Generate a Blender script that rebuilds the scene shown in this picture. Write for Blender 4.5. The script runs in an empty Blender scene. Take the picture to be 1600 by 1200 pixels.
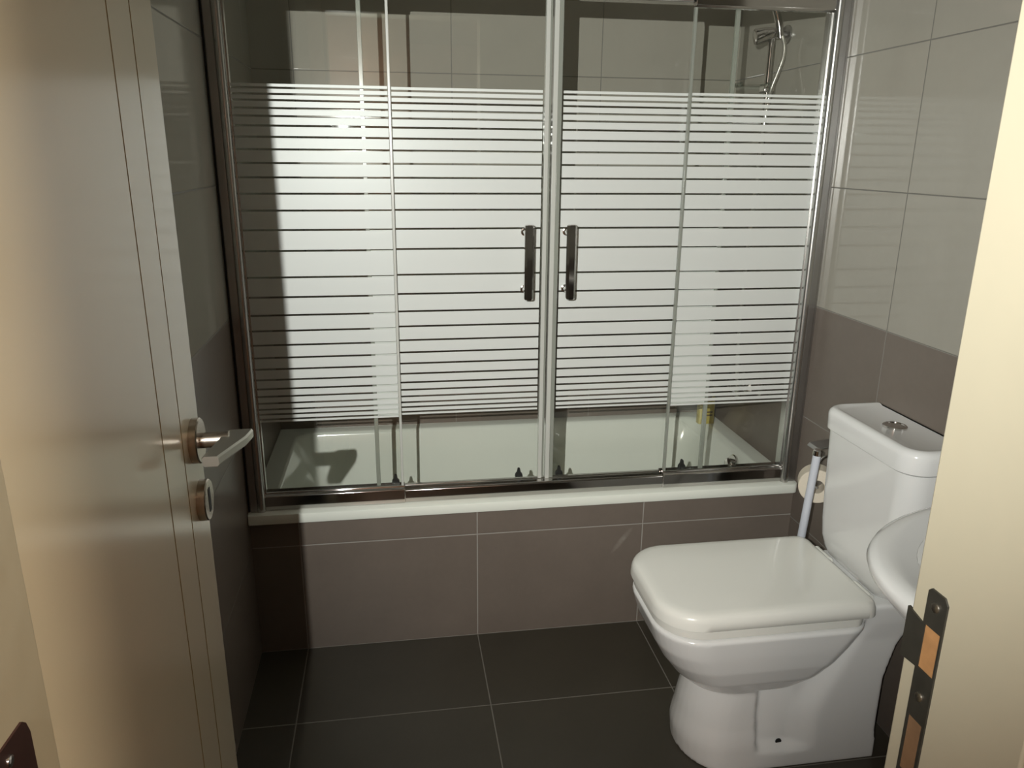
import bpy, bmesh, math, random
from mathutils import Vector, Matrix
C = bpy.context.scene.collection
S = bpy.context.scene

# ------------------------------------------------------------------ camera, world, lights, exposure
cam_d = bpy.data.cameras.new('camera')
cam = bpy.data.objects.new('camera', cam_d)
C.objects.link(cam)
R = Vector((0.98827401, -0.15245078, 0.00855771))
U = Vector((0.03539449, 0.28324625, 0.95839386))
F = Vector((0.14853184, 0.94685285, -0.28532083))
M4 = Matrix((R, U, -F)).transposed().to_4x4()
M4.translation = Vector((0.18980, -2.01365, 1.39719))
cam.matrix_world = M4
cam_d.sensor_width = 36.0
cam_d.lens = 36.0 * 1200.6 / 1600.0
cam_d.clip_start = 0.02
S.camera = cam

w = bpy.data.worlds.new('world')
S.world = w
w.use_nodes = True
w.node_tree.nodes['Background'].inputs[0].default_value = (0.02, 0.02, 0.022, 1)
w.node_tree.nodes['Background'].inputs[1].default_value = 0.3

# the torch of the phone, held above and left of the lens
fl = bpy.data.lights.new('phone_torch', 'SPOT')
fl.energy = 200.0
fl.color = (0.98, 1.0, 0.955)
fl.spot_size = math.radians(92)
fl.spot_blend = 1.0
fl.shadow_soft_size = 0.004
flo = bpy.data.objects.new('phone_torch', fl)
C.objects.link(flo)
flo.location = (-0.035, -2.22, 1.54)
flo.rotation_euler = (Vector((0.62, 0.0, 1.38)) - flo.location).to_track_quat('-Z', 'Y').to_euler()

# warm hallway light: a fill added for the left jamb, a ceiling lamp further back
hl = bpy.data.lights.new('jamb_fill_light', 'POINT')
hl.energy = 32.0
hl.color = (1.0, 0.84, 0.62)
hl.shadow_soft_size = 0.055
hlo = bpy.data.objects.new('jamb_fill_light', hl)
C.objects.link(hlo)
hlo.location = (1.05, -1.80, 1.78)
h2 = bpy.data.lights.new('ceiling_lamp_light', 'AREA')
h2.shape = 'DISK'
h2.size = 0.28
h2.energy = 12.0
h2.color = (1.0, 0.78, 0.62)
h2o = bpy.data.objects.new('ceiling_lamp_light', h2)
C.objects.link(h2o)
h2o.location = (-0.30, -3.50, 2.36)

S.view_settings.view_transform = 'Standard'
S.view_settings.look = 'None'
S.view_settings.gamma = 1.0
S.view_settings.use_curve_mapping = False
S.view_settings.exposure = 0.0

# ------------------------------------------------------------------ dimensions
XL, XR, YB = -0.2254, 1.3846, 0.670      # bathroom walls; the bath apron is the plane y = 0
YF = -1.52                               # bathroom side of the doorway wall
YO = -1.645                              # hallway side of that wall
JL, JR = -0.05, 0.60                     # clear opening
ZC = 2.42
RIM = 0.45

# ------------------------------------------------------------------ helpers
def tag(o, label=None, cat=None, group=None, kind=None):
    if label: o['label'] = label
    if cat: o['category'] = cat
    if group: o['group'] = group
    if kind: o['kind'] = kind
    return o

def empty(name, loc, label=None, cat=None, group=None, kind=None):
    o = bpy.data.objects.new(name, None)
    C.objects.link(o)
    o.location = loc
    o.empty_display_size = 0.05
    return tag(o, label, cat, group, kind)

def obj(name, bm, mats, parent=None, smooth=40, bevel=0.0, seg=3, local=False):
    """bm is in world coordinates; a child keeps them relative to its thing's base"""
    if parent is not None and not local:
        off = Vector((0, 0, 0))
        p = parent
        while p is not None:
            off += p.location
            p = p.parent
        bmesh.ops.translate(bm, verts=bm.verts, vec=-off)
    bmesh.ops.recalc_face_normals(bm, faces=bm.faces)
    me = bpy.data.meshes.new(name)
    bm.to_mesh(me)
    bm.free()
    if not isinstance(mats, (list, tuple)): mats = [mats]
    for m in mats: me.materials.append(m)
    o = bpy.data.objects.new(name, me)
    C.objects.link(o)
    if parent is not None: o.parent = parent
    if bevel:
        b = o.modifiers.new('bevel', 'BEVEL')
        b.width = bevel; b.segments = seg; b.limit_method = 'ANGLE'
        b.angle_limit = math.radians(35)
        b.harden_normals = False
    if smooth:
        for p in me.polygons: p.use_smooth = True
        me.set_sharp_from_angle(angle=math.radians(smooth))
    return o

def box(bm, x0, x1, y0, y1, z0, z1, mi=0):
    v = [bm.verts.new((x, y, z)) for z in (z0, z1) for y in (y0, y1) for x in (x0, x1)]
    for f in ((0, 2, 3, 1), (4, 5, 7, 6), (0, 1, 5, 4), (2, 6, 7, 3), (0, 4, 6, 2), (1, 3, 7, 5)):
        bm.faces.new([v[i] for i in f]).material_index = mi
    return v

def loft(bm, rings, cap0=True, cap1=True, mi=0):
    vs = [[bm.verts.new(p) for p in r] for r in rings]
    n = len(vs[0])
    for a, b in zip(vs, vs[1:]):
        for i in range(n):
            bm.faces.new((a[i], a[(i + 1) % n], b[(i + 1) % n], b[i])).material_index = mi
    if cap0: bm.faces.new(vs[0][::-1]).material_index = mi
    if cap1: bm.faces.new(vs[-1]).material_index = mi
    return vs

def rrect(x0, x1, y0, y1, z, r, n=6):
    """ring round a rectangle; r = one radius or four (x1y1, x0y1, x0y0, x1y0)"""
    if not isinstance(r, (list, tuple)): r = [r] * 4
    pts = []
    for (cx, cy, a0, rr) in ((x1, y1, 0, r[0]), (x0, y1, 90, r[1]), (x0, y0, 180, r[2]), (x1, y0, 270, r[3])):
        sx = -1 if cx == x1 else 1
        sy = -1 if cy == y1 else 1
        for k in range(n + 1):
            a = math.radians(a0 + 90 * k / n)
            pts.append((cx + sx * rr + rr * math.cos(a), cy + sy * rr + rr * math.sin(a), z))
    return pts

def tube(bm, pts, r, n=14, caps=True, mi=0):
    pts = [Vector(p) for p in pts]
    rs = r if isinstance(r, (list, tuple)) else [r] * len(pts)
    rings = []
    up = None
    for i, p in enumerate(pts):
        d = (pts[min(i + 1, len(pts) - 1)] - pts[max(i - 1, 0)]).normalized()
        if up is None:
            up = Vector((0, 0, 1)) if abs(d.z) < .9 else Vector((1, 0, 0))
        a = d.cross(up).normalized()
        up = a.cross(d).normalized()
        rings.append([p + (a * math.cos(2 * math.pi * k / n) + up * math.sin(2 * math.pi * k / n)) * rs[i] for k in range(n)])
    loft(bm, rings, caps, caps, mi)

def spline(pts, n=8):
    pts = [Vector(p) for p in pts]
    out = []
    for i in range(len(pts) - 1):
        p0 = pts[max(i - 1, 0)]; p1 = pts[i]; p2 = pts[i + 1]; p3 = pts[min(i + 2, len(pts) - 1)]
        for k in range(n):
            t = k / n
            out.append(0.5 * ((2 * p1) + (p2 - p0) * t + (2 * p0 - 5 * p1 + 4 * p2 - p3) * t * t + (3 * p1 - p0 - 3 * p2 + p3) * t ** 3))
    out.append(pts[-1])
    return out

def lerp(tab, t):
    for (a, va), (b, vb) in zip(tab, tab[1:]):
        if t <= b:
            k = max(0.0, (t - a) / (b - a))
            k = k * k * (3 - 2 * k) * .5 + k * .5
            return va + (vb - va) * k
    return tab[-1][1]

# ------------------------------------------------------------------ materials
def principled(name, col, rough=.5, metal=0., spec=.5, coat=0., coat_r=.05):
    m = bpy.data.materials.new(name)
    m.use_nodes = True
    b = m.node_tree.nodes['Principled BSDF']
    b.inputs['Base Color'].default_value = (*col, 1)
    b.inputs['Roughness'].default_value = rough
    b.inputs['Metallic'].default_value = metal
    b.inputs['Specular IOR Level'].default_value = spec
    b.inputs['Coat Weight'].default_value = coat
    b.inputs['Coat Roughness'].default_value = coat_r
    return m

def nd(m, t, **k):
    n = m.node_tree.nodes.new(t)
    for a, v in k.items(): setattr(n, a, v)
    return n

def math_node(m, op, a, b=None, c=None):
    n = nd(m, 'ShaderNodeMath', operation=op)
    for i, x in enumerate((a, b, c)):
        if x is None: continue
        if isinstance(x, (int, float)): n.inputs[i].default_value = x
        else: m.node_tree.links.new(x, n.inputs[i])
    return n.outputs[0]

def noise_vary(m, amount=.04, scale=6.0, rough_var=0.0, bump=0.0, bump_scale=30.0):
    """slight procedural mottling of base colour, roughness and relief"""
    nt = m.node_tree; L = nt.links
    b = nt.nodes['Principled BSDF']
    geo = nd(m, 'ShaderNodeNewGeometry')
    no = nd(m, 'ShaderNodeTexNoise'); no.inputs['Scale'].default_value = scale; no.inputs['Detail'].default_value = 4
    L.new(geo.outputs['Position'], no.inputs['Vector'])
    base = tuple(b.inputs['Base Color'].default_value)
    mx = nd(m, 'ShaderNodeMix', data_type='RGBA')
    L.new(no.outputs['Fac'], mx.inputs[0])
    mx.inputs[6].default_value = (*[c * (1 - amount) for c in base[:3]], 1)
    mx.inputs[7].default_value = (*[min(1, c * (1 + amount)) for c in base[:3]], 1)
    L.new(mx.outputs[2], b.inputs['Base Color'])
    if rough_var:
        r0 = b.inputs['Roughness'].default_value
        L.new(math_node(m, 'MULTIPLY_ADD', no.outputs['Fac'], rough_var, r0 - rough_var / 2), b.inputs['Roughness'])
    if bump:
        n2 = nd(m, 'ShaderNodeTexNoise'); n2.inputs['Scale'].default_value = bump_scale
        L.new(geo.outputs['Position'], n2.inputs['Vector'])
        bp = nd(m, 'ShaderNodeBump'); bp.inputs['Strength'].default_value = bump; bp.inputs['Distance'].default_value = .002
        L.new(n2.outputs['Fac'], bp.inputs['Height']); L.new(bp.outputs[0], b.inputs['Normal'])
    return m

LIGHT_TILE = (0.355, 0.335, 0.287)
DARK_TILE = (0.166, 0.136, 0.113)
FLOOR_TILE = (0.055, 0.047, 0.034)

def tile_mat(name, ax_u, u0, du, ax_v='Z', dv=.33, v0=0.0, split=.99, floor=False, grout=(.25, .235, .21),
             grout_hi=(.165, .155, .135), r_hi=.10, r_lo=.34, smear=False):
    """rectangular tiles with thin joints; rows below `split` are dark, above are light"""
    m = bpy.data.materials.new(name); m.use_nodes = True
    nt = m.node_tree; L = nt.links
    b = nt.nodes['Principled BSDF']
    geo = nd(m, 'ShaderNodeNewGeometry')
    sp = nd(m, 'ShaderNodeSeparateXYZ'); L.new(geo.outputs['Position'], sp.inputs[0])
    def joint(sock, o, d, half):
        t = math_node(m, 'DIVIDE', math_node(m, 'SUBTRACT', sock, o), d)
        cell = math_node(m, 'FLOOR', math_node(m, 'ADD', t, .5))
        dist = math_node(m, 'MULTIPLY', math_node(m, 'ABSOLUTE', math_node(m, 'SUBTRACT', t, cell)), d)
        return math_node(m, 'LESS_THAN', dist, half), dist, math_node(m, 'FLOOR', t)
    gu, du_, cu = joint(sp.outputs[ax_u], u0, du, .0015)
    gv, dv_, cv = joint(sp.outputs[ax_v], v0, dv, .0015)
    g = math_node(m, 'MAXIMUM', gu, gv)
    # per-tile tone and mottling
    cmb = nd(m, 'ShaderNodeCombineXYZ'); L.new(cu, cmb.inputs[0]); L.new(cv, cmb.inputs[1])
    wn = nd(m, 'ShaderNodeTexWhiteNoise'); L.new(cmb.outputs[0], wn.inputs['Vector'])
    no = nd(m, 'ShaderNodeTexNoise'); no.inputs['Scale'].default_value = 5; no.inputs['Detail'].default_value = 6
    no.inputs['Roughness'].default_value = .62
    L.new(geo.outputs['Position'], no.inputs['Vector'])
    n3 = nd(m, 'ShaderNodeTexNoise'); n3.inputs['Scale'].default_value = 60; n3.inputs['Detail'].default_value = 3
    L.new(geo.outputs['Position'], n3.inputs['Vector'])
    val = math_node(m, 'ADD', math_node(m, 'MULTIPLY_ADD', no.outputs['Fac'], .34, .77),
                    math_node(m, 'MULTIPLY_ADD', wn.outputs['Value'], .06, math_node(m, 'MULTIPLY', n3.outputs['Fac'], .10)))
    # flatter mottling on the pale tiles
    hi = math_node(m, 'GREATER_THAN', sp.outputs['Z'], split)
    val = math_node(m, 'ADD', math_node(m, 'MULTIPLY', val, math_node(m, 'SUBTRACT', 1., math_node(m, 'MULTIPLY', hi, .65))),
                    math_node(m, 'MULTIPLY', hi, .65))
    col = nd(m, 'ShaderNodeMix', data_type='RGBA')
    if floor:
        col.inputs[0].default_value = 0
        col.inputs[6].default_value = (*FLOOR_TILE, 1)
    else:
        L.new(hi, col.inputs[0])
        col.inputs[6].default_value = (*DARK_TILE, 1)
    col.inputs[7].default_value = (*LIGHT_TILE, 1)
    sc = nd(m, 'ShaderNodeVectorMath', operation='SCALE')
    L.new(col.outputs[2], sc.inputs[0]); L.new(val, sc.inputs['Scale'])
    tile_col = sc.outputs[0]
    if smear:   # pale scuff on the apron tile beside the toilet
        dx = math_node(m, 'SUBTRACT', sp.outputs['X'], .845); dz = math_node(m, 'SUBTRACT', sp.outputs['Z'], .285)
        a = math.radians(52)
        s1 = math_node(m, 'ADD', math_node(m, 'MULTIPLY', dx, math.cos(a)), math_node(m, 'MULTIPLY', dz, math.sin(a)))
        s2 = math_node(m, 'SUBTRACT', math_node(m, 'MULTIPLY', dz, math.cos(a)), math_node(m, 'MULTIPLY', dx, math.sin(a)))
        e = math_node(m, 'ADD', math_node(m, 'POWER', math_node(m, 'DIVIDE', s1, .055), 2.), math_node(m, 'POWER', math_node(m, 'DIVIDE', s2, .010), 2.))
        k = math_node(m, 'MULTIPLY', math_node(m, 'MAXIMUM', math_node(m, 'SUBTRACT', 1., e), 0.), math_node(m, 'MULTIPLY', n3.outputs['Fac'], .8))
        ms = nd(m, 'ShaderNodeMix', data_type='RGBA'); L.new(k, ms.inputs[0]); L.new(tile_col, ms.inputs[6])
        ms.inputs[7].default_value = (.34, .31, .27, 1); tile_col = ms.outputs[2]
    gcol = nd(m, 'ShaderNodeMix', data_type='RGBA'); L.new(hi, gcol.inputs[0])
    gcol.inputs[6].default_value = (*grout, 1); gcol.inputs[7].default_value = (*grout_hi, 1)
    fin = nd(m, 'ShaderNodeMix', data_type='RGBA'); L.new(g, fin.inputs[0]); L.new(tile_col, fin.inputs[6]); L.new(gcol.outputs[2], fin.inputs[7])
    L.new(fin.outputs[2], b.inputs['Base Color'])
    ro = math_node(m, 'MULTIPLY_ADD', hi, r_hi - r_lo, r_lo)
    ro = math_node(m, 'ADD', ro, math_node(m, 'MULTIPLY', g, .4))
    L.new(ro, b.inputs['Roughness'])
    # bump: joints sit lower, edges of the tile slightly eased, faint waviness
    edge = math_node(m, 'MINIMUM', math_node(m, 'MINIMUM', du_, dv_), .003)
    h = math_node(m, 'ADD', math_node(m, 'MULTIPLY', edge, 300.), math_node(m, 'MULTIPLY', no.outputs['Fac'], .25))
    h = math_node(m, 'ADD', h, math_node(m, 'MULTIPLY', n3.outputs['Fac'], math_node(m, 'MULTIPLY_ADD', hi, -.12, .14)))
    bp = nd(m, 'ShaderNodeBump'); bp.inputs['Strength'].default_value = .5; bp.inputs['Distance'].default_value = .0012
    L.new(h, bp.inputs['Height']); L.new(bp.outputs[0], b.inputs['Normal'])
    return m

M = {}
M['chrome'] = principled('polished chrome', (.62, .60, .58), .10, 1.)
M['post'] = noise_vary(principled('brushed post aluminium', (.58, .575, .56), .27, 1.), .03, 20)
M['lever'] = principled('satin lever', (.62, .60, .54), .30, 1.)
M['satin'] = principled('satin steel', (.48, .42, .36), .26, 1.)
M['alu'] = noise_vary(principled('grey aluminium', (.42, .41, .40), .35, 1.), .05, 20)
M['ceramic'] = noise_vary(principled('white sanitary ceramic', (.84, .835, .82), .16, coat=.6, coat_r=.04), .015, 3)
M['plastic'] = noise_vary(principled('white seat plastic', (.86, .85, .79), .22, coat=.25), .01, 3)
M['acrylic'] = noise_vary(principled('off white bath enamel', (.84, .86, .78), .14, coat=.5), .015, 4)
M['bathrim'] = M['acrylic']
M['door'] = noise_vary(principled('cream door lacquer', (.64, .575, .44), .20, coat=.3, coat_r=.12), .02, 3, bump=.12, bump_scale=9)
M['groove'] = principled('ochre groove in the door', (.40, .32, .18), .5)
M['frame'] = noise_vary(principled('cream frame paint', (.37, .335, .25), .35), .02, 4, bump=.15, bump_scale=25)
M['plaster'] = noise_vary(principled('white ceiling paint', (.62, .60, .56), .8), .02, 4, bump=.2, bump_scale=60)
M['hall'] = noise_vary(principled('rose cream hallway paint', (.60, .45, .38), .7), .03, 3, bump=.2, bump_scale=50)
M['hallfloor'] = noise_vary(principled('brown hallway floor', (.16, .09, .05), .4), .2, 6)
M['plate'] = noise_vary(principled('dark bronze plate', (.045, .042, .034), .42, .4), .3, 60)
M['hinge'] = noise_vary(principled('dark brown hinge steel', (.045, .018, .014), .4, .5), .3, 60)
M['wood'] = noise_vary(principled('raw orange pine', (.32, .165, .065), .7), .25, 90)
M['rubber'] = principled('black rubber', (.012, .012, .012), .5)
M['seal'] = principled('milky seal strip', (.50, .50, .46), .25, coat=.5)
M['seal_dim'] = principled('clear grey seal strip', (.25, .26, .225), .2, coat=.5)
M['paper'] = noise_vary(principled('cream toilet paper', (.74, .66, .54), .95), .04, 80, bump=.4, bump_scale=200)
M['tubewhite'] = principled('white plastic tube', (.60, .62, .68), .25)
M['yellow'] = noise_vary(principled('yellow plastic', (.55, .45, .10), .35), .2, 70)
M['dark'] = principled('dark slot', (.01, .01, .01), .6)
M['hose'] = principled('metal hose', (.88, .87, .83), .32, 1.)

def glass_mat(name, tint, refl):
    m = bpy.data.materials.new(name); m.use_nodes = True
    nt = m.node_tree; nt.nodes.clear(); L = nt.links
    out = nd(m, 'ShaderNodeOutputMaterial')
    tr = nd(m, 'ShaderNodeBsdfTransparent'); tr.inputs[0].default_value = (*tint, 1)
    gl = nd(m, 'ShaderNodeBsdfGlossy'); gl.inputs['Roughness'].default_value = .015; gl.inputs[0].default_value = (.95, 1, .97, 1)
    fr = nd(m, 'ShaderNodeFresnel'); fr.inputs[0].default_value = 1.5
    mx = nd(m, 'ShaderNodeMixShader')
    L.new(math_node(m, 'MULTIPLY', fr.outputs[0], refl), mx.inputs[0])
    L.new(tr.outputs[0], mx.inputs[1]); L.new(gl.outputs[0], mx.inputs[2]); L.new(mx.outputs[0], out.inputs[0])
    return m
M['glass'] = glass_mat('clear greenish glass', (.995, .998, .99), .85)
def film_mat():
    m = bpy.data.materials.new('frosted white film'); m.use_nodes = True
    nt = m.node_tree; nt.nodes.clear(); L = nt.links
    out = nd(m, 'ShaderNodeOutputMaterial')
    di = nd(m, 'ShaderNodeBsdfDiffuse'); di.inputs[0].default_value = (.88, .89, .86, 1)
    tl = nd(m, 'ShaderNodeBsdfTranslucent'); tl.inputs[0].default_value = (.90, .91, .86, 1)
    gl = nd(m, 'ShaderNodeBsdfGlossy'); gl.inputs['Roughness'].default_value = .38; gl.inputs[0].default_value = (.9, .95, .93, 1)
    fr = nd(m, 'ShaderNodeFresnel'); fr.inputs[0].default_value = 1.5
    m1 = nd(m, 'ShaderNodeMixShader'); m1.inputs[0].default_value = .36
    L.new(di.outputs[0], m1.inputs[1]); L.new(tl.outputs[0], m1.inputs[2])
    m2 = nd(m, 'ShaderNodeMixShader')
    L.new(math_node(m, 'MULTIPLY', fr.outputs[0], .75), m2.inputs[0]); L.new(m1.outputs[0], m2.inputs[1]); L.new(gl.outputs[0], m2.inputs[2])
    L.new(m2.outputs[0], out.inputs[0])
    return m
M['film'] = film_mat()

T_back = tile_mat('back wall tiles', 'X', -.0978, .5009)
T_right = tile_mat('right wall tiles', 'Y', -.3301, 1.0018)
T_left = tile_mat('left wall tiles', 'Y', .05, .5009)
T_apron = tile_mat('apron tiles', 'X', .4070, .5009, dv=.337, smear=True, grout=(.33, .31, .28))
T_floor = tile_mat('floor tiles', 'X', .4070, .5009, ax_v='Y', dv=.3172, v0=0., floor=True, grout=(.20, .185, .16), r_lo=.42)
T_front = tile_mat('doorway wall tiles', 'X', .1, .5009)

# ------------------------------------------------------------------ the setting
def struct(name, boxes, mats, **k):
    bm = bmesh.new()
    for b in boxes: box(bm, *b)
    return tag(obj(name, bm, mats, smooth=0, **k), kind='structure')

struct('floor', [(XL - .1, XR + .1, YF, YB + .1, -.08, 0)], T_floor)
struct('wall_back', [(XL - .1, XR + .1, YB, YB + .1, 0, ZC)], T_back)
struct('wall_right', [(XR, XR + .1, YF, YB, 0, ZC)], T_right)
struct('wall_left', [(XL - .1, XL, YF, YB, 0, ZC)], T_left)
struct('wall_apron', [(XL, XR, 0.0, .025, 0, .418)], T_apron)
struct('ceiling', [(XL - .1, XR + .1, YO, YB + .1, ZC, ZC + .08)], M['plaster'])
# wall with the doorway: tiled inside, painted towards the hall
OZ = 1.965
struct('wall_front', [(XL - .1, JL - .04, YF - .05, YF, 0, ZC), (JR + .04, XR + .1, YF - .05, YF, 0, ZC),
                      (JL - .04, JR + .04, YF - .05, YF, OZ + .04, ZC)], T_front)
struct('wall_hall_side', [(-1.15, JL - .04, YO + .012, YF - .05, 0, ZC), (JR + .04, 1.9, YO + .012, YF - .05, 0, ZC),
                          (JL - .04, JR + .04, YO + .012, YF - .05, OZ + .04, ZC)], M['hall'])
HX0, HX1, HY = -1.15, 1.9, -4.1
struct('floor_hall', [(HX0, HX1, HY, YF, -.08, -.001)], M['hallfloor'])
struct('ceiling_hall', [(HX0, HX1, HY, YO, ZC + .0, ZC + .08)], M['plaster'])
struct('wall_hall_far', [(HX0, .37, HY - .1, HY, 0, ZC)], M['hall'])
struct('wall_hall_end', [(.37 - .1, HX1 + .1, -6.1, -6.0, 0, ZC), (.27, .37, -6.0, HY - .1, 0, ZC), (HX1, HX1 + .1, -6.0, HY, 0, ZC)], M['hall'])
struct('floor_hall_end', [(.27, HX1, -6.0, HY, -.08, -.001)], M['hallfloor'])
struct('ceiling_hall_end', [(.27, HX1, -6.0, HY, ZC, ZC + .08)], M['plaster'])
struct('wall_hall_left', [(HX0 - .1, HX0, HY, YF - .05, 0, ZC)], M['hall'])
struct('wall_hall_right', [(HX1, HX1 + .1, HY, YF - .05, 0, ZC)], M['hall'])

# door frame: two jambs and a head
fr = empty('trim_1', ((JL + JR) / 2, YF, 0), kind='structure')
bm = bmesh.new(); box(bm, JL - .04, JL, YO, YF - .015, 0, OZ)
jl = obj('frame_jamb', bm, M['frame'], fr, bevel=.002)
bm = bmesh.new(); box(bm, JR, JR + .04, YO, YF, 0, OZ)
jr = obj('frame_jamb', bm, M['frame'], fr, bevel=.002)
bm = bmesh.new(); box(bm, JL - .04, JR + .04, YO, YF, OZ, OZ + .04)
obj('frame_head', bm, M['frame'], fr, bevel=.002)
for (x0, x1) in ((JL - .11, JL - .012), (JR + .012, JR + .11)):
    bm = bmesh.new(); box(bm, x0, x1, YO - .012, YO, 0, OZ + .09)
    obj('frame_casing', bm, M['frame'], fr, bevel=.003)
bm = bmesh.new(); box(bm, JL - .012, JR + .012, YO - .012, YO, OZ + .012, OZ + .09)
obj('frame_casing', bm, M['frame'], fr, bevel=.003)

# strike plate: dark sheet with a lip wrapping to the edge of the jamb, two openings, two screws
def plate_yz(bm, outline, x0, x1, holes=()):
    """vertical sheet in the plane x = const from (y, z) outline; holes = (y0,y1,z0,z1) cut as a grid"""
    a = [bm.verts.new((x0, y, z)) for y, z in outline]
    b = [bm.verts.new((x1, y, z)) for y, z in outline]
    n = len(a)
    bm.faces.new(a); bm.faces.new(b[::-1])
    for i in range(n): bm.faces.new((a[i], b[i], b[(i + 1) % n], a[(i + 1) % n]))
sp_ = empty('strike_plate', (0, 0, 0)); sp_.parent = fr; sp_.location = Vector((JR, -1.547, .97)) - fr.location
px0, px1 = JR - .0016, JR + .001
ya, yb = -1.5585, -1.5365          # near and far edge of the sheet
bm = bmesh.new()
# sheet laid as strips round the two openings
plate_yz(bm, [(yb, 1.043), (yb, 1.072), (yb - .003, 1.075), (ya + .004, 1.075), (ya, 1.070), (ya, 1.043)], px0, px1)
plate_yz(bm, [(yb, .958), (yb, 1.004), (ya, 1.004), (ya, .958)], px0, px1)
plate_yz(bm, [(yb, .878), (yb, .905), (ya, .905), (ya, .878)], px0, px1)
plate_yz(bm, [(yb, .905), (yb, .958), (yb - .003, .958), (yb - .003, .905)], px0, px1)
plate_yz(bm, [(ya + .003, .905), (ya + .003, .958), (ya, .958), (ya, .905)], px0, px1)
plate_yz(bm, [(yb, 1.004), (yb, 1.043), (yb - .003, 1.043), (yb - .003, 1.004)], px0, px1)
plate_yz(bm, [(ya + .002, 1.004), (ya + .002, 1.043), (ya, 1.043), (ya, 1.004)], px0, px1)
# lip
plate_yz(bm, [(yb, 1.002), (yb, 1.042), (YF + .0025, 1.046), (YF + .0025, 1.000)], px0, px1)
sheet = obj('plate', bm, M['plate'], None, smooth=0, local=True)
sheet.parent = sp_
for v in sheet.data.vertices: v.co -= Vector((JR, -1.547, .97))
M['wood_shaded'] = noise_vary(principled('pine in recess shade', (.16, .09, .045), .7), .25, 90)  # darker copy of the pine: shade of the lower recess put into the colour
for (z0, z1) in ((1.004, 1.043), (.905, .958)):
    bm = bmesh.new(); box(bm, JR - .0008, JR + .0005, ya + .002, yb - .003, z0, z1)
    o = obj('mortise', bm, M['wood'] if z1 > 1 else M['wood_shaded'], None, smooth=0, local=True); o.parent = sp_
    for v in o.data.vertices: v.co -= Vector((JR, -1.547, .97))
for zc in (1.062, .980):
    bm = bmesh.new()
    tube(bm, [(JR - .0016, -1.547, zc), (JR - .0026, -1.547, zc), (JR - .0030, -1.547, zc)], [.0042, .0040, .0026], 16)
    o = obj('screw', bm, M['lever'], None, local=True); o.parent = sp_
    for v in o.data.vertices: v.co -= Vector((JR, -1.547, .97))

# dark hinge on the left jamb
hg = empty('hinge', (0, 0, 0)); hg.parent = fr; hg.location = Vector((JL, -1.58, 1.0)) - fr.location
bm = bmesh.new()
plate_yz(bm, [(-1.566, .96), (-1.566, 1.043), (-1.569, 1.052), (-1.573, 1.056), (-1.615, 1.058), (-1.615, .96)], JL - .001, JL + .0016)
o = obj('hinge_leaf', bm, M['hinge'], None, smooth=0, local=True); o.parent = hg
for v in o.data.vertices: v.co -= Vector((JL, -1.58, 1.0))
bm = bmesh.new(); tube(bm, [(JL + .0016, -1.594, 1.045), (JL + .0026, -1.594, 1.045), (JL + .003, -1.594, 1.045)], [.0038, .0036, .002], 16)
o = obj('screw', bm, M['chrome'], None, local=True); o.parent = hg
for v in o.data.vertices: v.co -= Vector((JL, -1.58, 1.0))

# the open door: leaf swung against the left wall, grooves near its free edge, lever and lock cylinder
dr = empty('door_1', (-.062, -1.513, 0), kind='structure')
DL = .53
ang = math.atan2(-.014, DL)             # the free edge leans towards the wall
dr.rotation_euler = (0, 0, -ang * 0)
def dpt(t, off, z):                      # t along the leaf from the hinge, off out of its face, z height -> local
    ux, uy = math.sin(ang), math.cos(ang)
    return Vector((ux * t + uy * off, uy * t - ux * off, z))
def dbox(bm, t0, t1, o0, o1, z0, z1, mi=0):
    v = [bm.verts.new(dpt(t, o, z)) for z in (z0, z1) for t in (t0, t1) for o in (o0, o1)]
    for f in ((0, 2, 3, 1), (4, 5, 7, 6), (0, 1, 5, 4), (2, 6, 7, 3), (0, 4, 6, 2), (1, 3, 7, 5)):
        bm.faces.new([v[i] for i in f]).material_index = mi
g1, g2 = DL - .175, DL - .093
bm = bmesh.new()
gw = .0019
prof = [(0, 0), (0, -.040), (DL, -.040), (DL, 0), (g2 + gw, 0), (g2 + gw, -.002), (g2 - gw, -.002), (g2 - gw, 0),
        (g1 + gw, 0), (g1 + gw, -.002), (g1 - gw, -.002), (g1 - gw, 0)]
lo = [bm.verts.new(dpt(t, o, .008)) for t, o in prof]
hi_ = [bm.verts.new(dpt(t, o, 2.02)) for t, o in prof]
n = len(prof)
for i in range(n):
    f = bm.faces.new((lo[i], lo[(i + 1) % n], hi_[(i + 1) % n], hi_[i]))
    if i in (4, 5, 6, 8, 9, 10): f.material_index = 1
bm.faces.new(lo[::-1]); bm.faces.new(hi_)
obj('door_leaf', bm, [M['door'], M['groove']], dr, smooth=0, local=True)
def dtube(bm, t, z, stops, n=32):
    rings = []
    for off, r in stops:
        c = dpt(t, off, z); rings.append([c + dpt(math.cos(2 * math.pi * k / n) * r, 0, math.sin(2 * math.pi * k / n) * r) for k in range(n)])
    loft(bm, rings)
th = DL - .040
lev = empty('door_handle', (0, 0, 0)); lev.parent = dr
bm = bmesh.new(); dtube(bm, th, 1.037, [(0, .030), (.009, .030), (.0105, .0285), (.0105, .012)])
obj('rosette', bm, M['satin'], lev, local=True)
bm = bmesh.new(); dtube(bm, th, 1.037, [(.010, .0105), (.030, .0105), (.045, .0105)])
obj('neck', bm, M['satin'], lev, local=True)
bm = bmesh.new()
rings = []
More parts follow.
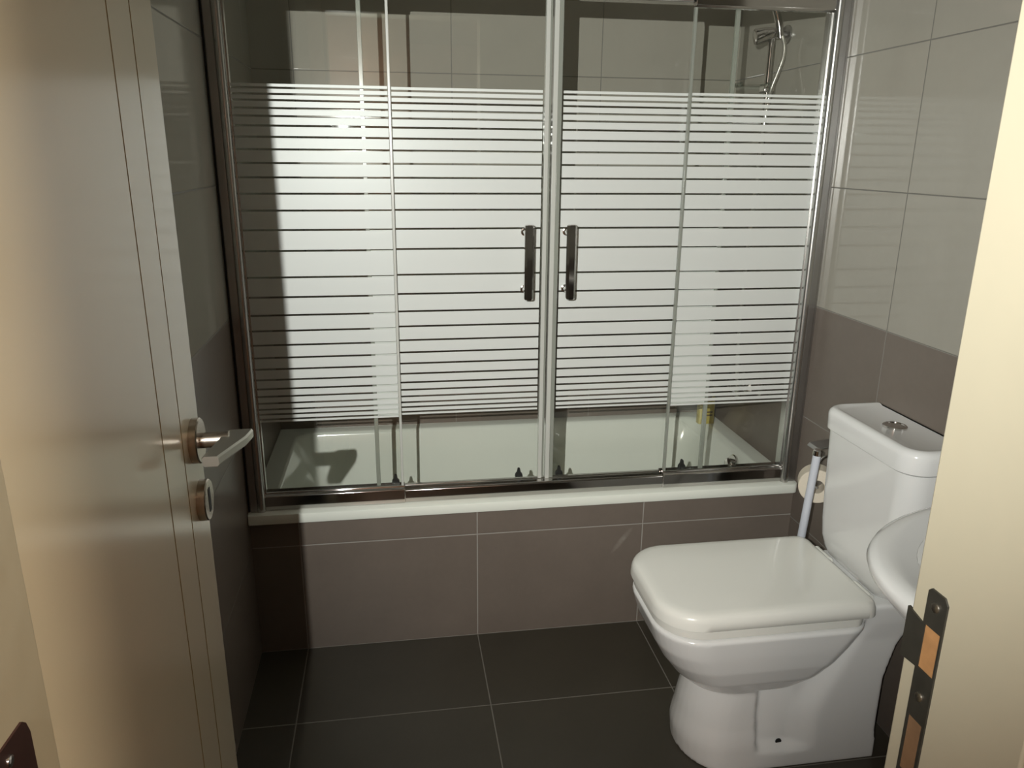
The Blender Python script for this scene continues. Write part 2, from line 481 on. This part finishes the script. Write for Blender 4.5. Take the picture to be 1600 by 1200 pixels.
for t, wd, o0 in ((th + .018, .015, .046), (th + .014, .017, .044), (th - .01, .017, .040), (th - .074, .0105, .024), (th - .078, .0095, .024)):
    c = dpt(t, o0 + .012, 1.039)
    rings.append([dpt(t, o0 + .012 + a, 1.037 + b) for a, b in
                  ((-wd, -.004), (-wd + .002, -.0065), (wd - .002, -.0065), (wd, -.004), (wd, .004), (wd - .002, .0065), (-wd + .002, .0065), (-wd, .004))])
loft(bm, rings)
obj('lever', bm, M['lever'], lev, local=True, smooth=30)
lk = empty('lock_cylinder', (0, 0, 0)); lk.parent = dr
bm = bmesh.new(); dtube(bm, th + .004, .951, [(0, .028), (.010, .028), (.0115, .0265), (.0115, .010)])
obj('escutcheon', bm, M['satin'], lk, local=True)
bm = bmesh.new(); dbox(bm, th - .001, th + .009, .0114, .0122, .935, .967)
obj('keyhole', bm, M['dark'], lk, local=True)

# ------------------------------------------------------------------ bathtub
tub = empty('bathtub', ((XL + XR) / 2, YB / 2, 0), 'white built-in bathtub behind the striped shower screen', 'bathtub')
bm = bmesh.new()
x0, x1, y0, y1 = XL + .001, XR - .001, -.030, YB - .001
def outer(z, e=0): return rrect(x0 + e * 0, x1 - e * 0, y0 + e, y1, z, (.004, .004, .006, .016), 6)
ins = lambda z, l, r, f, b, rad: rrect(x0 + l, x1 - r, y0 + f, y1 - b, z, rad, 6)
rings = [rrect(x0, x1, y0 + .012, y1, RIM - .028, (.004, .004, .006, .016), 6),
         rrect(x0, x1, y0 + .001, y1, RIM - .028, (.004, .004, .006, .016), 6),
         outer(RIM - .026), outer(RIM - .004), outer(RIM - .001, .0012), outer(RIM, .004),
         ins(RIM, .055, .050, .095, .045, .06), ins(RIM - .003, .060, .055, .100, .050, .06),
         ins(RIM - .012, .065, .060, .105, .054, .07),
         ins(RIM - .10, .10, .085, .115, .062, .09), ins(RIM - .22, .16, .115, .13, .075, .11),
         ins(RIM - .33, .22, .15, .16, .10, .12), ins(RIM - .365, .27, .19, .20, .14, .10)]
loft(bm, rings, cap0=False, cap1=True)
obj('tub_shell', bm, M['acrylic'], tub, smooth=35)
bm = bmesh.new()
oc = Vector((XR - .078, .262, .398)); dn = Vector((-1, 0, .30)).normalized()
tube(bm, [oc, oc + dn * .006, oc + dn * .009, oc + dn * .009], [.034, .034, .031, .012], 28)
tube(bm, [oc + dn * .008, oc + dn * .022, oc + dn * .024], [.019, .019, .016], 24)
obj('overflow_knob', bm, M['chrome'], tub)

# ------------------------------------------------------------------ shower screen on the bath rim
ZT = 1.812
sc_ = empty('shower_screen', ((XL + XR) / 2, .02, RIM), 'chrome framed sliding glass bath screen with white frosted stripes', 'shower screen')
ZG0, ZG1 = .492, 1.772
GAPS = [1.547, 1.533, 1.519, 1.501, 1.483, 1.461, 1.435, 1.406, 1.374, 1.34, 1.301, 1.26, 1.212, 1.16, 1.093, 1.042, .995, .954,
        .916, .882, .851, .822, .797, .776, .757, .74, .726, .712]
FT, FB = 1.556, .704
def pane(name, xa, xb, yc, fa, fb, parent=sc_):
    """glass sheet 6 mm thick with the printed film on its front face, fa..fb = printed width"""
    bm = bmesh.new()
    box(bm, xa, xb, yc - .003, yc + .003, ZG0, ZG1, 0)
    edges = [FT] + [q for g in GAPS for q in (g + .0025, g - .0025)] + [FB]
    for a, b in zip(edges[::2], edges[1::2]):
        box(bm, fa, fb, yc - .0034, yc - .0030, b, a, 1)
    return obj(name, bm, [M['glass'], M['film']], parent, smooth=0)
YFX, YSL = .014, .032
pane('fixed_panel', XL + .040, .198, YFX, XL + .048, .193)
pane('fixed_panel', .968, XR - .040, YFX, .973, XR - .048)
sl1 = pane('sliding_panel', .128, .603, YSL, .133, .583)
sl2 = pane('sliding_panel', .617, 1.092, YSL, .637, 1.087)

def strip(name, xa, xb, ya_, yb_, mat, parent, za=ZG0, zb=ZG1):
    bm = bmesh.new(); box(bm, xa, xb, ya_, yb_, za, zb)
    return obj(name, bm, mat, parent, bevel=.0012, seg=2)
# seals: two milky magnetic strips that meet in the middle, clear ones on the overlapping edges
strip('seal_strip', .588, .599, YSL - .009, YSL + .009, M['seal'], sl1)
strip('seal_strip', .599, .6045, YSL - .006, YSL + .006, M['seal_dim'], sl1)
strip('seal_strip', .621, .632, YSL - .009, YSL + .009, M['seal_dim'], sl2)
strip('seal_strip', .6085, .621, YSL - .010, YSL + .010, M['seal'], sl2)
strip('seal_strip', .125, .136, YSL - .005, YSL + .006, M['seal_dim'], sl1)
strip('seal_strip', 1.084, 1.095, YSL - .005, YSL + .006, M['seal_dim'], sl2)
strip('seal_strip', .1935, .2005, YFX - .004, YFX + .008, M['seal'], sc_)
strip('seal_strip', .9655, .9725, YFX - .004, YFX + .008, M['seal_dim'], sc_)

for p, xc in ((sl1, .545), (sl2, .658)):
    h = empty('pull_handle', (0, 0, 0)); h.parent = p
    bm = bmesh.new()
    w_, yh = .0125, -.022
    rings = []
    for z, e in ((1.028, .003), (1.030, .001), (1.033, 0), (1.220, 0), (1.223, .001), (1.225, .003)):
        a = w_ - e
        rings.append([(xc + u * a, yh + v * (a * .72), z) for u, v in ((-1, -.45), (-.55, -1), (.55, -1), (1, -.45), (1, .8), (.8, 1), (-.8, 1), (-1, .8))])
    loft(bm, rings)
    b = obj('grip_bar', bm, M['chrome'], None, smooth=20)
    b.parent = h; 
    for v in b.data.vertices: v.co -= sc_.location
    for z in (1.050, 1.203):
        bm = bmesh.new()
        tube(bm, [(xc - .004, YSL - .003, z), (xc - .004, YSL - .007, z), (xc - .004, YSL - .008, z), (xc - .004, yh, z)], [.011, .011, .008, .007], 20)
        b = obj('standoff', bm, M['chrome'], None); b.parent = h
        for v in b.data.vertices: v.co -= sc_.location
for p, xs in ((sl1, (.178, .535)), (sl2, (.655, 1.035))):
    for xg in xs:
        bm = bmesh.new()
        rings = [[(xg - a, YSL + .006, z), (xg + a, YSL + .006, z), (xg + a, YSL + .016, z), (xg - a, YSL + .016, z)] for a, z in ((.011, .494), (.010, .502), (.005, .508), (.0035, .518), (.002, .520))]
        loft(bm, rings)
        obj('roller_guide', bm, M['rubber'], p)

# frame
def post(side):
    sx = 1 if side == 'l' else -1
    xw = XL + .001 if side == 'l' else XR - .001
    bm = bmesh.new()
    a, b = sorted((xw + sx * .004, xw + sx * .026)); box(bm, a, b, -.006, .045, RIM, ZT)
    obj('wall_profile', bm, M['alu'], sc_, bevel=.003)
    bm = bmesh.new(); a, b = sorted((xw, xw + sx * .004)); box(bm, a, b, -.004, .043, RIM, ZT)
    obj('silicone_joint', bm, M['rubber'] if side == 'l' else M['alu'], sc_, smooth=0)
    bm = bmesh.new()
    n = 10
    prof = [(xw + sx * .024, .042)] + [(xw + sx * (.035 - .0115 * math.cos(math.pi * k / n)), -.002 - .011 * math.sin(math.pi * k / n)) for k in range(n + 1)] + [(xw + sx * .0465, .042)]
    loft(bm, [[(x, y, z) for x, y in prof] for z in (RIM, ZT)])
    obj('side_post', bm, M['post'], sc_)
    bm = bmesh.new(); a, b = sorted((xw + sx * .0465, xw + sx * .0495)); box(bm, a, b, YFX - .006, YFX + .006, ZG0, ZG1)
    obj('glazing_bead', bm, M['post'], sc_, smooth=0)
post('l'); post('r')
def rail(name, x0_, x1_, prof, parent=sc_):
    bm = bmesh.new(); loft(bm, [[(x, y, z) for y, z in prof] for x in (x0_, x1_)])
    return obj(name, bm, M['chrome'], parent, bevel=.0012, seg=3)
xa_, xb_ = XL + .045, XR - .045
rail('bottom_rail', xa_, .203, [(-.001, .451), (-.001, .4905), (.003, .4945), (.008, .4945), (.009, .499), (.013, .5015), (.020, .499), (.020, .494), (.048, .494), (.048, .451)])
rail('bottom_rail', .203, .963, [(.002, .451), (.002, .486), (.006, .4905), (.022, .492), (.024, .496), (.048, .490), (.048, .451)])
rail('bottom_rail', .963, xb_, [(-.001, .451), (-.001, .4905), (.003, .4945), (.008, .4945), (.009, .499), (.013, .5015), (.020, .499), (.020, .494), (.048, .494), (.048, .451)])
rail('top_rail', xa_, .203, [(-.002, 1.762), (.004, 1.756), (.020, 1.757), (.021, 1.768), (.050, 1.768), (.050, 1.812), (-.002, 1.812)])
rail('top_rail', .203, .963, [(.001, 1.774), (.006, 1.768), (.050, 1.768), (.050, 1.812), (.001, 1.812)])
rail('top_rail', .963, xb_, [(-.002, 1.762), (.004, 1.756), (.020, 1.757), (.021, 1.768), (.050, 1.768), (.050, 1.812), (-.002, 1.812)])

# ------------------------------------------------------------------ shower fittings on the right wall over the tub
SY = .335
sr = empty('shower_rail', (XR, SY, 1.3), 'chrome shower riser bar with a clear soap dish on the right wall', 'shower rail')
bm = bmesh.new(); tube(bm, [(1.335, SY, 1.30), (1.335, SY, 1.745)], .0095, 18)
obj('bar', bm, M['chrome'], sr)
for z in (1.32, 1.750):
    bm = bmesh.new(); tube(bm, [(XR, SY, z), (XR - .006, SY, z), (XR - .010, SY, z), (1.330, SY, z)], [.027, .027, .012, .010], 24)
    obj('wall_bracket', bm, M['alu'], sr)
bm = bmesh.new()
tube(bm, [(1.352, SY - .01, 1.757), (1.335, SY, 1.753), (1.315, SY + .006, 1.748), (1.292, SY + .014, 1.742), (1.287, SY + .015, 1.741)], [.010, .017, .021, .024, .020], 24)
obj('slider', bm, M['chrome'], sr)
bm = bmesh.new()
rings = [rrect(1.235, 1.330, SY - .045, SY + .045, z, .02) for z in (1.595, 1.612)]
loft(bm, rings + [rrect(1.239, 1.326, SY - .041, SY + .041, 1.612, .017), rrect(1.243, 1.322, SY - .037, SY + .037, 1.600, .015)])
obj('soap_dish', bm, M['glass'], sr)
bm = bmesh.new(); box(bm, 1.318, 1.352, SY - .018, SY + .018, 1.586, 1.606)
obj('dish_clamp', bm, M['chrome'], sr, bevel=.003)

hs = empty('hand_shower', (1.345, .315, 1.75), 'chrome hand shower held in the slider of the riser bar', 'hand shower')
bm = bmesh.new()
tube(bm, spline([(1.350, .312, 1.738), (1.342, .312, 1.775), (1.318, .312, 1.835), (1.285, .312, 1.885)]), .0105, 16)
obj('handle', bm, M['chrome'], hs)
bm = bmesh.new()
a = Vector((1.285, .312, 1.885)); d_ = Vector((-.75, 0, -.66)).normalized()
tube(bm, [a - d_ * .012, a, a + d_ * .012, a + d_ * .022, a + d_ * .026], [.015, .028, .042, .045, .040], 28)
obj('spray_head', bm, M['chrome'], hs)

pts = spline([(1.352, .305, 1.742), (1.361, .302, 1.712), (1.360, .302, 1.680), (1.348, .306, 1.635), (1.334, .31, 1.585), (1.325, .31, 1.50), (1.322, .31, 1.40), (1.305, .30, 1.10), (1.30, .29, .80), (1.318, .30, .64), (1.330, .33, .625), (1.340, .345, .655)], 40)
bm = bmesh.new()
rr = [.0068 if i % 2 else .0056 for i in range(len(pts))]
tube(bm, pts, rr, 10)
tag(obj('shower_hose', bm, M['hose'], smooth=60), 'ribbed metal shower hose hanging from the hand shower', 'shower hose')

mx = empty('bath_mixer', (XR, .345, .66), 'chrome bath mixer on the right wall behind the frosted glass', 'mixer tap')
bm = bmesh.new(); tube(bm, [(1.345, .27, .665), (1.345, .275, .665), (1.345, .415, .665), (1.345, .42, .665)], [.015, .019, .019, .015], 20)
obj('body', bm, M['chrome'], mx)
for y in (.27, .42):
    bm = bmesh.new(); tube(bm, [(XR, y, .665), (XR - .008, y, .665), (XR - .010, y, .665), (1.345, y, .665)], [.028, .026, .013, .013], 20)
    obj('wall_rosette', bm, M['chrome'], mx)
bm = bmesh.new(); tube(bm, spline([(1.345, .345, .66), (1.30, .345, .655), (1.25, .345, .64), (1.235, .345, .615)], 5), .011, 16)
obj('spout', bm, M['chrome'], mx)

yl = empty('yellow_bottle', (1.328, .545, RIM), 'small yellow plastic bottle on the back corner of the bath rim', 'bottle')
bm = bmesh.new()
loft(bm, [rrect(1.288, 1.350, .530, .562, z, r) for z, r in ((RIM, .006), (RIM + .002, .010), (RIM + .10, .010), (RIM + .115, .013))][:3] +
     [rrect(1.305, 1.333, .537, .555, RIM + .118, .008)])
obj('bottle_body', bm, M['yellow'], yl)
bm = bmesh.new(); tube(bm, [(1.319, .546, RIM + .116), (1.319, .546, RIM + .14), (1.319, .546, RIM + .142)], [.010, .010, .008], 16)
obj('cap', bm, M['rubber'], yl)
bm = bmesh.new()
for zz in (RIM + .030, RIM + .042):
    box(bm, 1.299, 1.339, .5292, .5302, zz, zz + .006)
obj('printed_band', bm, principled('brown print', (.16, .10, .03), .5), yl, smooth=0)

# ------------------------------------------------------------------ toilet (built along -x from the right wall)
TY = -.505
tl = empty('toilet', (1.1, TY, 0), 'white ceramic close-coupled toilet with square closed lid', 'toilet')
def seat_ring(z, front, back, hw, rf=.10, rb=.03, n=9):
    return rrect(front, back, TY - hw, TY + hw, z, (rb, rf, rf, rb), n)
# body = pedestal + bowl, fused by a voxel remesh
bm = bmesh.new()
bowl = [(.196, .905, 1.000, .070, .05), (.202, .872, 1.045, .098, .07), (.220, .838, 1.095, .120, .09), (.256, .803, 1.140, .141, .10),
        (.298, .774, 1.172, .154, .105), (.340, .752, 1.197, .161, .105), (.372, .743, 1.214, .165, .105), (.388, .739, 1.222, .167, .105), (.394, .744, 1.222, .163, .10)]
loft(bm, [seat_ring(z, f, b, hw, min(rf, hw - .005), min(.05, hw - .01)) for z, f, b, hw, rf in bowl])
# pedestal: rings with a recess on both flanks
def ped_ring(z):
    front = lerp([(0, .842), (.05, .838), (.12, .848), (.20, .862), (.30, .90), (.41, 1.0)], z)
    back = lerp([(0, 1.312), (.10, 1.306), (.22, 1.306), (.30, 1.322), (.36, 1.350), (.395, 1.383), (.43, 1.383)], z)
    hwf = lerp([(0, .128), (.05, .120), (.12, .104), (.20, .098), (.43, .095)], z)
    hwb = lerp([(0, .127), (.20, .124), (.33, .124), (.39, .132), (.43, .134)], z)
    side = []
    N = 46
    for k in range(N + 1):
        x = back - .006 + (front + .105 - back + .006) * k / N
        hw = hwb if x > 1.09 else (hwf if x < 1.0 else hwf + (hwb - hwf) * (x - 1.0) / .09)
        rec = 0.
        zr = max(0., min(1., (z - .040) / .020)) if z < .2 else 1 - max(0., min(1., (z - .34) / .06))
        xe = 1.15 + max(0., z - .15) * .45
        if 1.0 < x < xe:
            e = min(1., (x - 1.0) / .008) if x < 1.04 else max(0., min(1., (xe - x) / .075))
            rec = .024 * e * e * (3 - 2 * e) * zr
        side.append((x, hw - rec))
    pts = [(x, TY - h, z) for x, h in side]
    h0 = side[-1][1]
    for k in range(1, 16):
        a = math.pi * k / 16
        pts.append((front + .105 - .105 * math.sin(a), TY - h0 * math.cos(a), z))
    pts += [(x, TY + h, z) for x, h in side[::-1]]
    return pts
zs = [0, .004, .012, .025, .034, .040, .046, .06, .08, .10, .13, .16, .19, .22, .25, .28, .31, .335, .36, .38, .395, .41, .420, .426]
loft(bm, [ped_ring(z) for z in zs])
body = obj('bowl', bm, M['ceramic'], tl, smooth=180)
rm = body.modifiers.new('fuse', 'REMESH'); rm.mode = 'VOXEL'; rm.voxel_size = .0045; rm.use_smooth_shade = True
sm = body.modifiers.new('ease', 'SMOOTH'); sm.factor = .5; sm.iterations = 5
bm = bmesh.new()
loft(bm, [seat_ring(z, f, b, hw, .098, .028) for z, f, b, hw in ((.3965, .750, 1.203, .154), (.3985, .743, 1.208, .1605), (.4165, .742, 1.209, .1615), (.418, .749, 1.204, .155))])
obj('seat', bm, M['plastic'], tl, smooth=30)
bm = bmesh.new()
loft(bm, [seat_ring(z, f, b, hw, rf, rb) for z, f, b, hw, rf, rb in ((.421, .750, 1.222, .156, .094, .03), (.4213, .738, 1.229, .166, .10, .03), (.423, .735, 1.232, .1685, .10, .03), (.440, .736, 1.231, .1675, .10, .03),
     (.449, .739, 1.228, .165, .098, .03), (.4545, .745, 1.223, .160, .092, .028), (.4575, .754, 1.216, .152, .083, .024), (.4585, .768, 1.208, .139, .07, .02), (.459, .84, 1.15, .08, .03, .02))])
obj('lid', bm, M['plastic'], tl, smooth=60)
for s in (-1, 1):
    bm = bmesh.new(); tube(bm, [(1.236, TY + s * .115, .436), (1.236, TY + s * .055, .436)], .011, 18)
    obj('hinge', bm, M['plastic'], tl)
bm = bmesh.new(); tube(bm, [(1.063, TY - .1045, .058), (1.063, TY - .1065, .058)], .0075, 18)
obj('mounting_hole', bm, M['dark'], tl)
# cistern
bm = bmesh.new()
def cist(z, f, hw, r): return rrect(f, XR - .002, TY - hw, TY + hw, z, (.004, r, r, .004), 8)
loft(bm, [cist(.424, 1.275, .100, .04), cist(.427, 1.266, .118, .045), cist(.436, 1.259, .137, .05), cist(.450, 1.255, .150, .05), cist(.475, 1.252, .160, .05),
          cist(.52, 1.250, .165, .05), cist(.60, 1.248, .168, .05), cist(.70, 1.245, .170, .05), cist(.755, 1.243, .171, .05)])
ci = obj('cistern', bm, M['ceramic'], tl, smooth=50)
bm = bmesh.new()
loft(bm, [cist(.7575, 1.242, .170, .05), cist(.760, 1.236, .175, .052), cist(.796, 1.235, .176, .052), cist(.804, 1.238, .174, .050), cist(.809, 1.244, .169, .046), cist(.811, 1.250, .163, .042),
          cist(.8105, 1.255, .158, .038), cist(.808, 1.262, .150, .034)])
cl = obj('cistern_lid', bm, M['ceramic'], ci, smooth=50, local=True)
for v in cl.data.vertices: v.co -= tl.location
bm = bmesh.new()
def ell(r1, r2, z, cx=1.314, cy=TY - .004, n=32): return [(cx + r1 * math.cos(2 * math.pi * k / n), cy + r2 * math.sin(2 * math.pi * k / n), z) for k in range(n)]
loft(bm, [ell(.0265, .027, .807), ell(.0265, .027, .812), ell(.0245, .025, .8135), ell(.021, .0215, .8135), ell(.0205, .021, .812), ell(.004, .004, .8115)])
fb = obj('flush_button', bm, M['chrome'], cl, local=True)
for v in fb.data.vertices: v.co -= tl.location

# ------------------------------------------------------------------ roll holder and white tube between cistern and bath
rh = empty('toilet_roll_holder', (XR, -.20, .62), 'chrome toilet roll holder with cover plate on the wall behind the cistern', 'toilet roll holder')
bm = bmesh.new()
cp = [(XR - .002, .664), (XR - .03, .668), (1.310, .664), (1.288, .660), (1.282, .652), (1.2835, .6505), (1.289, .656), (1.311, .661), (XR - .03, .665), (XR - .002, .661)]
loft(bm, [[(x, y, z) for x, z in cp] for y in (-.262, -.212)])
obj('cover_plate', bm, M['alu'], rh, bevel=.0012, seg=2)
bm = bmesh.new(); tube(bm, spline([(XR, -.180, .60), (1.36, -.180, .60), (1.335, -.184, .575), (1.328, -.192, .552), (1.324, -.202, .546), (1.298, -.258, .546)], 5), .004, 10)
obj('bar', bm, M['chrome'], rh)
bm = bmesh.new()
n = 40
def cy(r, y):
    a = math.radians(27); u = y + .252
    return [(1.303 + r * math.cos(2 * math.pi * k / n) * math.cos(a) + u * math.sin(a), -.252 - r * math.cos(2 * math.pi * k / n) * math.sin(a) + u * math.cos(a), .545 + r * math.sin(2 * math.pi * k / n)) for k in range(n)]
loft(bm, [cy(.019, -.252), cy(.046, -.252), cy(.048, -.250), cy(.048, -.202), cy(.046, -.200), cy(.019, -.200), cy(.019, -.252)], False, False)
bmesh.ops.remove_doubles(bm, verts=bm.verts, dist=1e-6)
tag(obj('toilet_roll', bm, M['paper']), 'cream toilet paper roll on its holder between cistern and bath', 'toilet roll')

tb = empty('toilet_brush', (1.280, -.292, 0), 'white toilet brush with a slim tube handle between cistern and bath', 'toilet brush')
bm = bmesh.new(); tube(bm, [(1.232, -.292, .13), (1.266, -.292, .657)], .0105, 20)
obj('handle', bm, M['tubewhite'], tb)
bm = bmesh.new(); tube(bm, [(1.266, -.292, .655), (1.267, -.292, .668), (1.267, -.292, .671)], [.0118, .0118, .009], 20)
obj('cap', bm, M['chrome'], tb)
bm = bmesh.new(); tube(bm, [(1.231, -.292, .001), (1.231, -.292, .004), (1.231, -.292, .12), (1.231, -.292, .14), (1.231, -.292, .142)], [.038, .042, .040, .030, .014], 28)
obj('holder', bm, M['tubewhite'], tb)

# ------------------------------------------------------------------ washbasin on the right wall nearer the door
bs = empty('washbasin', (XR, -1.20, .8), 'white rounded washbasin on the right wall beside the door frame', 'washbasin')
bm = bmesh.new()
def brg(ax, ay, z, x_off=0., p=2.5, n=64):
    """half superellipse against the wall, centre on the wall"""
    out = []
    for k in range(n):
        t = math.pi / 2 + math.pi * k / (n - 1)
        c, s = math.cos(t), math.sin(t)
        out.append((XR - .001 + ax * -abs(c) ** (2 / p) - x_off, -1.20 + ay * (abs(s) ** (2 / p)) * (1 if s > 0 else -1), z))
    return out
def bowl_r(ax, ay, z, n=64, cx=1.175):
    out = []
    for k in range(n):
        t = math.pi / 2 + (2 * math.pi * k / (n))
        out.append((cx + ax * math.cos(t), -1.20 + ay * math.sin(t), z))
    return out
loft(bm, [brg(.20, .12, .64), brg(.32, .18, .68), brg(.44, .245, .732), brg(.500, .282, .776), brg(.522, .300, .802), brg(.526, .303, .814), brg(.522, .300, .823), brg(.510, .291, .828),
          brg(.495, .279, .827), brg(.480, .268, .823), brg(.455, .25, .819)], True, False)
# rim to bowl
outer_r = brg(.455, .25, .819)
inner = []
for k in range(64):
    t = math.pi / 2 + math.pi * 2 * k / 64
    inner.append((1.150 + .160 * math.cos(t), -1.20 + .195 * math.sin(t), .802))
def chain(pts_a, rings_):
    va = [bm.verts.new(p) for p in pts_a]
    loft_v = [va] + [[bm.verts.new(p) for p in r] for r in rings_]
    for a, b in zip(loft_v, loft_v[1:]):
        for i in range(64): bm.faces.new((a[i], a[(i + 1) % 64], b[(i + 1) % 64], b[i]))
    bm.faces.new(loft_v[-1])
# re-sample the rim by angle about the bowl centre so that the two rings match
import bisect
def ray_rim(t):
    dx, dy = math.cos(t), math.sin(t)
    best = None
    P_ = outer_r + [outer_r[0]]
    for (ax_, ay_, _), (bx_, by_, _) in zip(P_, P_[1:]):
        ex, ey = bx_ - ax_, by_ - ay_
        den = dx * ey - dy * ex
        if abs(den) < 1e-12: continue
        qx, qy = ax_ - 1.150, ay_ + 1.20
        s = (qx * ey - qy * ex) / den; u = (qx * dy - qy * dx) / den
        if s > 0 and -1e-6 <= u <= 1 + 1e-6 and (best is None or s < best): best = s
    return (1.150 + dx * best, -1.20 + dy * best, .819)
rim_r = [ray_rim(math.pi / 2 + math.pi * 2 * k / 64) for k in range(64)]
ring_s = lambda f, z: [(1.150 + .160 * f * math.cos(math.pi / 2 + math.pi * 2 * k / 64), -1.20 + .195 * f * math.sin(math.pi / 2 + math.pi * 2 * k / 64), z) for k in range(64)]
chain(rim_r, [ring_s(1.07, .819), ring_s(1.03, .814), ring_s(.99, .798), ring_s(.92, .755), ring_s(.80, .712), ring_s(.5, .690), ring_s(.15, .682)])
obj('basin', bm, M['ceramic'], bs, smooth=50)
bm = bmesh.new(); tube(bm, [(1.15, -1.20, .681), (1.15, -1.20, .685), (1.15, -1.20, .686)], [.022, .022, .018], 24)
obj('drain', bm, M['chrome'], bs)

# ------------------------------------------------------------------ hallway ceiling lamp, and a wall bracket added for the jamb fill
lp = empty('ceiling_lamp', (-.30, -3.50, ZC), 'round ceiling lamp in the hallway behind the camera', 'lamp')
bm = bmesh.new(); tube(bm, [(-.30, -3.50, ZC), (-.30, -3.50, ZC - .03), (-.30, -3.50, ZC - .035)], [.15, .15, .145], 36)
obj('lamp_base', bm, M['frame'], lp)
wl = empty('jamb_fill_lamp', (1.05, YO + .012, 1.78), 'small unseen wall lamp added beside the doorway to light the jamb', 'lamp')
bm = bmesh.new(); tube(bm, [(1.05, YO + .012, 1.70), (1.05, YO - .004, 1.70), (1.05, YO - .008, 1.70)], [.045, .045, .040], 28)
obj('backplate', bm, M['satin'], wl)
bm = bmesh.new(); tube(bm, spline([(1.05, YO - .006, 1.70), (1.05, YO - .08, 1.685), (1.05, -1.80, 1.69), (1.05, -1.80, 1.715)], 5), .007, 12)
obj('arm', bm, M['satin'], wl)
